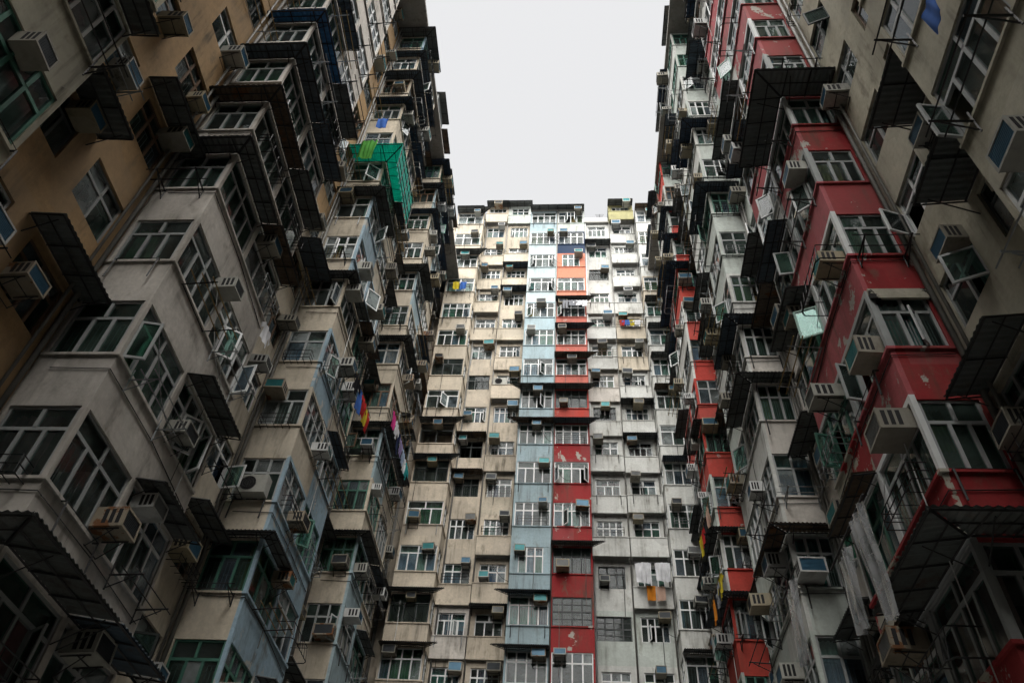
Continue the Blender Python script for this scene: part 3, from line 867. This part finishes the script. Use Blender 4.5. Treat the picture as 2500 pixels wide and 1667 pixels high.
# far left, between the third bay column and the far facade
w_ = 'on the left block near the far facade'
pole((-7.3, 24.2, 22.0), (-7.3, 28.6, 22.2), 0.016, left)
for k_, c_, y_ in (('towel', 'pink', 24.6), ('shirt', 'white', 25.3), ('trousers', 'navy', 25.9), ('shirt', 'lilac', 26.4), ('shirt', 'pale blue', 27.0), ('towel', 'white', 27.5), ('shirt', 'teal', 28.1)):
    hang(k_, c_, (-7.3, y_, 22.0), HP, w_)
w_ = 'on the left block above the second blue bay'
pole((-7.3, 19.0, 18.9), (-7.3, 21.6, 19.1), 0.016, left)
for k_, c_, y_ in (('shirt', 'red', 20.5), ('towel', 'yellow', 20.9), ('trousers', 'blue', 20.0), ('shirt', 'black', 19.4), ('towel', 'red', 21.3)):
    hang(k_, c_, (-7.3, y_, 19.0), HP, w_)
# right block beside the small red bays
w_ = 'beside the lowest orange-red bays on the right block'
pole((5.0, 23.6, 14.5), (5.0, 26.6, 14.6), 0.016, right)
for k_, c_, y_ in (('shirt', 'yellow', 24.3), ('towel', 'orange', 25.9), ('trousers', 'black', 25.3), ('shirt', 'grey', 24.8)):
    hang(k_, c_, (5.0, y_, 14.5), -HP, w_, 1.1)
w_ = 'one storey higher beside the right corner'
pole((5.0, 24.0, 17.5), (5.0, 27.2, 17.6), 0.016, right)
for k_, c_, y_ in (('towel', 'peach', 24.6), ('shirt', 'black', 25.4), ('towel', 'yellow', 26.6), ('shirt', 'red', 26.1)):
    hang(k_, c_, (5.0, y_, 17.5), -HP, w_)
# far facade
w_ = 'on the white far wall right of the red column'
pole((3.1, 35.3, 21.75), (5.0, 35.3, 21.8), 0.016, back, IRON)
hang('sheet', 'white', (3.6, 35.3, 21.75), 0, w_, (0.8, 1, 1.15)); hang('sheet', 'white', (4.55, 35.28, 21.75), 0, 'on the far wall beside the pale right corner bay', (0.75, 1, 1.05))
hang('towel', 'orange', (3.95, 35.6, 20.65), 0, w_); hang('towel', 'peach', (4.42, 35.62, 20.65), 0, w_)
w_ = 'below an awning of the red column'
for k_, c_, x_ in (('shirt', 'grey', 0.15), ('shirt', 'white', 0.6), ('towel', 'white', 1.0), ('trousers', 'grey', -0.3)): hang(k_, c_, (x_, 34.55, 41.2), 0, w_, 0.8)
w_ = 'outside an upper window of the white far wall'
for k_, c_, x_ in (('towel', 'red', 3.5), ('shirt', 'blue', 3.8), ('towel', 'yellow', 4.15), ('shirt', 'white', 4.5)): hang(k_, c_, (x_, 35.55, 40.3), 0, w_, 0.75)
w_ = 'outside the left corner bay of the far facade'
hang('towel', 'yellow', (-7.9, 34.6, 43.3), 0, w_); hang('towel', 'blue', (-7.4, 34.6, 43.3), 0, w_)
# near right: plastic sheets over poles, a blue bag up high
pole((4.75, 10.9, 8.05), (4.75, 13.2, 8.05), 0.02, right, IRON)
hang('sheet', 'clear plastic', (4.75, 11.3, 8.0), -HP, 'in long folds below the lowest red bay on the right block', (0.62, 1.0, 2.0))
hang('sheet', 'clear plastic', (4.80, 12.6, 8.0), -HP, 'bunched to the left of a longer one at lower right', (0.6, 1.1, 1.5))
hang('sheet', 'clear plastic', (4.85, 16.3, 9.5), -HP, 'in front of the second bay column at lower right', (0.8, 1.0, 1.8))
pole((4.85, 15.5, 9.55), (4.85, 17.2, 9.55), 0.02, right, IRON)
hang('towel', 'blue', (4.95, 4.4, 11.6), -HP, 'high over the camera from the near right railing', 0.8)
hang('shirt', 'white', (-7.6, 13.1, 14.6), HP, 'on the cream bay column of the left block', 0.8)
# teal sheet hung over a cage of bars
b = MB()
rows = [[(0.03 * math.sin(2 * math.pi * i / 6), -1.45 + 2.9 * i / 60, -z + 0.02 * math.sin(i)) for i in range(61)] for z in (0, 0.9, 1.8)]
b.grid(rows); b.grid([[(x + 0.01, y, z) for x, y, z in r] for r in rows])
tp = obj('tarpaulin', b.mesh('tarpaulin', 1, True), METALT, None, (-7.12, 18.15, 30.35 + CAMZ))
tag(tp, 'bright teal corrugated sheet caging a balcony high on the left block', 'tarpaulin')
b = MB()
for z in (-0.1, -0.7, -1.3, -1.75): b.bar((0.06, -1.5, z), (0.06, 1.5, z), 0.018)
for y in (-1.45, -0.7, 0.1, 0.8, 1.45): b.bar((0.06, y, 0.05), (0.06, y, -1.85), 0.016)
obj('bars', b.mesh('bars', 1), IRON, tp)
hang('sheet', 'green', (-8.3, 16.1, 29.6), 0, 'beside the teal cage on the left block', (0.7, 1, 1.5))
hang('towel', 'blue', (-8.0, 16.0, 31.3), 0, 'above the green sheet by the teal cage', 1.0)

# aerials on the far roof
def aerial(x, y, z, hh, label):
    b = MB(); b.bar((0, 0, 0), (0, 0, hh), 0.025, 0, 6)
    for i in range(5): b.bar((-0.35 + 0.04 * i, -0.25 + 0.12 * i, hh * 0.9), (0.35 - 0.04 * i, -0.25 + 0.12 * i, hh * 0.9), 0.012)
    b.bar((0, -0.3, hh * 0.9), (0, 0.35, hh * 0.9), 0.014); b.bar((-0.25, 0, hh * 0.62), (0.2, 0, hh * 0.7), 0.014)
    tag(obj('television_aerial', b.mesh('television_aerial', 1), IRON, None, (x, y, z)), label, 'aerial')
aerial(-0.45, 35.9, ztop + 0.14, 1.5, 'thin black aerial on the roof above the red column')
aerial(2.4, 36.6, ztop + 0.04, 1.6, 'thin aerial on the lower white roof right of the red column')

# split-type outdoor units with a fan
def fan_unit(fr, x, y, z, label):
    b = MB(); b.box(-0.42, 0.42, -0.32, 0, 0, 0.58)
    o = obj('outdoor_unit', cached('unit', lambda: b.mesh('outdoor_unit', 1)), ACW, None, fr.at(x, y, z), fr.rz)
    tag(o, label, 'air conditioner')
    c = MB()
    for i in range(24):
        a0, a1 = 2 * math.pi * i / 24, 2 * math.pi * (i + 1) / 24
        for r in (0.08, 0.15, 0.22): c.bar((-0.1 + r * math.cos(a0), -0.335, 0.29 + r * math.sin(a0)), (-0.1 + r * math.cos(a1), -0.335, 0.29 + r * math.sin(a1)), 0.008)
    for i in range(4):
        a0 = math.pi * i / 4; c.bar((-0.1 - 0.23 * math.cos(a0), -0.33, 0.29 - 0.23 * math.sin(a0)), (-0.1 + 0.23 * math.cos(a0), -0.33, 0.29 + 0.23 * math.sin(a0)), 0.007)
    obj('fan_guard', cached('guard', lambda: c.mesh('fan_guard', 1)), IRON, o)
    d = MB(); n = 24
    d.v = [(-0.1 + 0.22 * math.cos(2 * math.pi * i / n), -0.322, 0.29 + 0.22 * math.sin(2 * math.pi * i / n)) for i in range(n)]; d.f = [tuple(range(n))]; d.m = [0]
    obj('fan_opening', cached('fanop', lambda: d.mesh('fan_opening', 1)), BLACK, o)
fan_unit(FR, wcell['RL2'][0] - 0.4, -0.2, BZ + H * 12 + 1.0, 'outdoor unit with round fan on beige far wall beside blue column')
SL2 = Frame((-8.03 - 0.73, 17.65, 0), 0)
fan_unit(SL2, 0.05, -0.05, 1.6 + 1.6 - SILL + 0.06 + H * 4 + 1.15, 'white outdoor unit below a window of the second left bay column')

def cable(bld, pts, r, m):
    b = MB(); b.path([rel(bld, p) for p in pts], r, 0, 4)
    return obj('cable', b.mesh('cable', 1), m, bld)
rc = random.Random(3)
def sag(p, q, s_, n=7):
    return [tuple(a + (c - a) * i / n - (s_ * 4 * (i / n) * (1 - i / n) if j == 2 else 0) for j, (a, c) in enumerate(zip(p, q))) for i in range(n + 1)]
for bld, sgn, xf, ys, zz in ((left, -1, -8.03, (9.45, 17.65, 25.85), 2.14), (right, 1, 5.66, (10.05, 18.2, 26.4), 2.91)):
    for y0 in ys:
        for k in range(2, 14):
            z = zz + H * k
            xo = xf - sgn * 0.06
            if rc.random() < 0.7:        # a line clipped along the apron
                zc = z + rc.uniform(0.75, 1.0)
                cable(bld, [(xf + sgn * 1.1, y0 - 0.02, zc), (xf - sgn * 0.015, y0 - 0.02, zc - 0.03), (xf - sgn * 0.015, y0 + 2.0, zc), (xf - sgn * 0.015, y0 + 4.0, zc - rc.uniform(0, .2))], 0.012, IRON)
            if rc.random() < 0.6:
                ya = y0 + rc.uniform(0.2, 2); cable(bld, sag((xo, ya, z + 2.3), (xo - sgn * 0.1, ya + rc.uniform(0.6, 2.2), z + rc.uniform(0.6, 2.0)), rc.uniform(0.15, 0.5)), 0.009, rc.choice([IRON, STEEL, WFRAME]))
            if rc.random() < 0.45:       # condensate hose
                ya = y0 + rc.uniform(0.3, 3.8); cable(bld, [(xo, ya, z + 2.2), (xo, ya + 0.05, z + 1.2), (xo, ya + 0.02, z - rc.uniform(0.2, 2.5))], 0.012, rc.choice([WFRAME, PIPE]))
for i in range(70):                      # far facade
    x = rc.uniform(-8.5, 6.8); k = rc.randint(6, 17); z = BZ + H * k
    yb = 34.93 if (-8.75 < x < -6.65 or -3 < x < 1.1 or x > 5.1) else 36.1
    if rc.random() < 0.5: cable(back, [(x, yb, z + 2.2), (x + 0.04, yb, z + 1.0), (x + 0.02, yb, z - rc.uniform(0, 2.4))], 0.014, rc.choice([IRON, WFRAME, PIPE]))
    else: cable(back, sag((x, yb - 0.1, z + 2.2), (x + rc.uniform(0.5, 1.2), yb - 0.1, z + 1.2), 0.3), 0.012, IRON)
for x, y in ((-6.5, 36.1), (-4.9, 36.1), (-3.1, 36.1), (1.22, 36.1), (3.08, 36.1), (4.95, 36.1), (-0.94, 34.94)):
    obj('drain_pipe', cached(('pipeb', 0.05), lambda: MB().bar((0, 0, 0), (0, 0, 42), 0.045, 0, 8).mesh('drain_pipe', 1, True)), PIPE if x != 1.22 else WFRAME, back, rel(back, (x, y, 12.0)))

# bare, spalled concrete band under one of the red bays
SPALL = paint('spalled concrete', (0.50, 0.47, 0.38), 0.9, 0.7, (0.02, 0.02, 0.02))
zb = 2.91 + H * 4
slab(right, 'concrete_band', 5.70, 6.86, 9.985, 10.045, zb - 0.30, zb - 0.03, SPALL)

# sheds, tanks and parapets along the roof edges
for bld, sgn, xf, z in ((left, -1, -8.03, 1.6 + 1.6 - SILL + 0.06 + H * 16 + 0.22), (right, 1, 5.66, 1.6 + 2.37 - SILL + 0.06 + H * 16 + 0.22)):
    y = 14.0
    while y < 35:
        w = rc.uniform(1.0, 2.6); hh = rc.uniform(0.4, 1.9); x0 = xf + sgn * rc.uniform(0.0, 0.5); x1 = x0 + sgn * rc.uniform(1.0, 2.0)
        slab(bld, 'roof_shed' if hh > 1 else 'parapet', min(x0, x1), max(x0, x1), y, y + w, z, z + hh, rc.choice([GREYC, METAL, METALR, BUFF if sgn < 0 else GREYW, METALB]))
        if hh > 1: awning(bld, Frame((xf + sgn * 0.5, y + w / 2, 0), math.pi / 2 if sgn < 0 else -math.pi / 2), 0, 0.0, z + hh, w + 0.2, rc.uniform(0.6, 0.9), False, False, 0.1)
        y += w + rc.uniform(0.2, 1.6)
for x0, x1, hh in ((-8.6, -7.2, 0.6), (-5.9, -4.6, 0.5), (-2.7, -1.6, 0.7), (5.4, 6.6, 0.5)):
    zz = ztop + 0.14 if not -6.6 < x0 < -3 else ztop + H + 0.06
    slab(back, 'roof_shed', x0, x1, 35.9 if zz < 55 else 36.6, 37.4, zz, zz + hh, rc.choice([GREYC, METALR, METAL]))
aerial(-4.2, 36.9, ztop + H + 0.06, 1.3, 'short aerial on the beige roof left of the blue column')
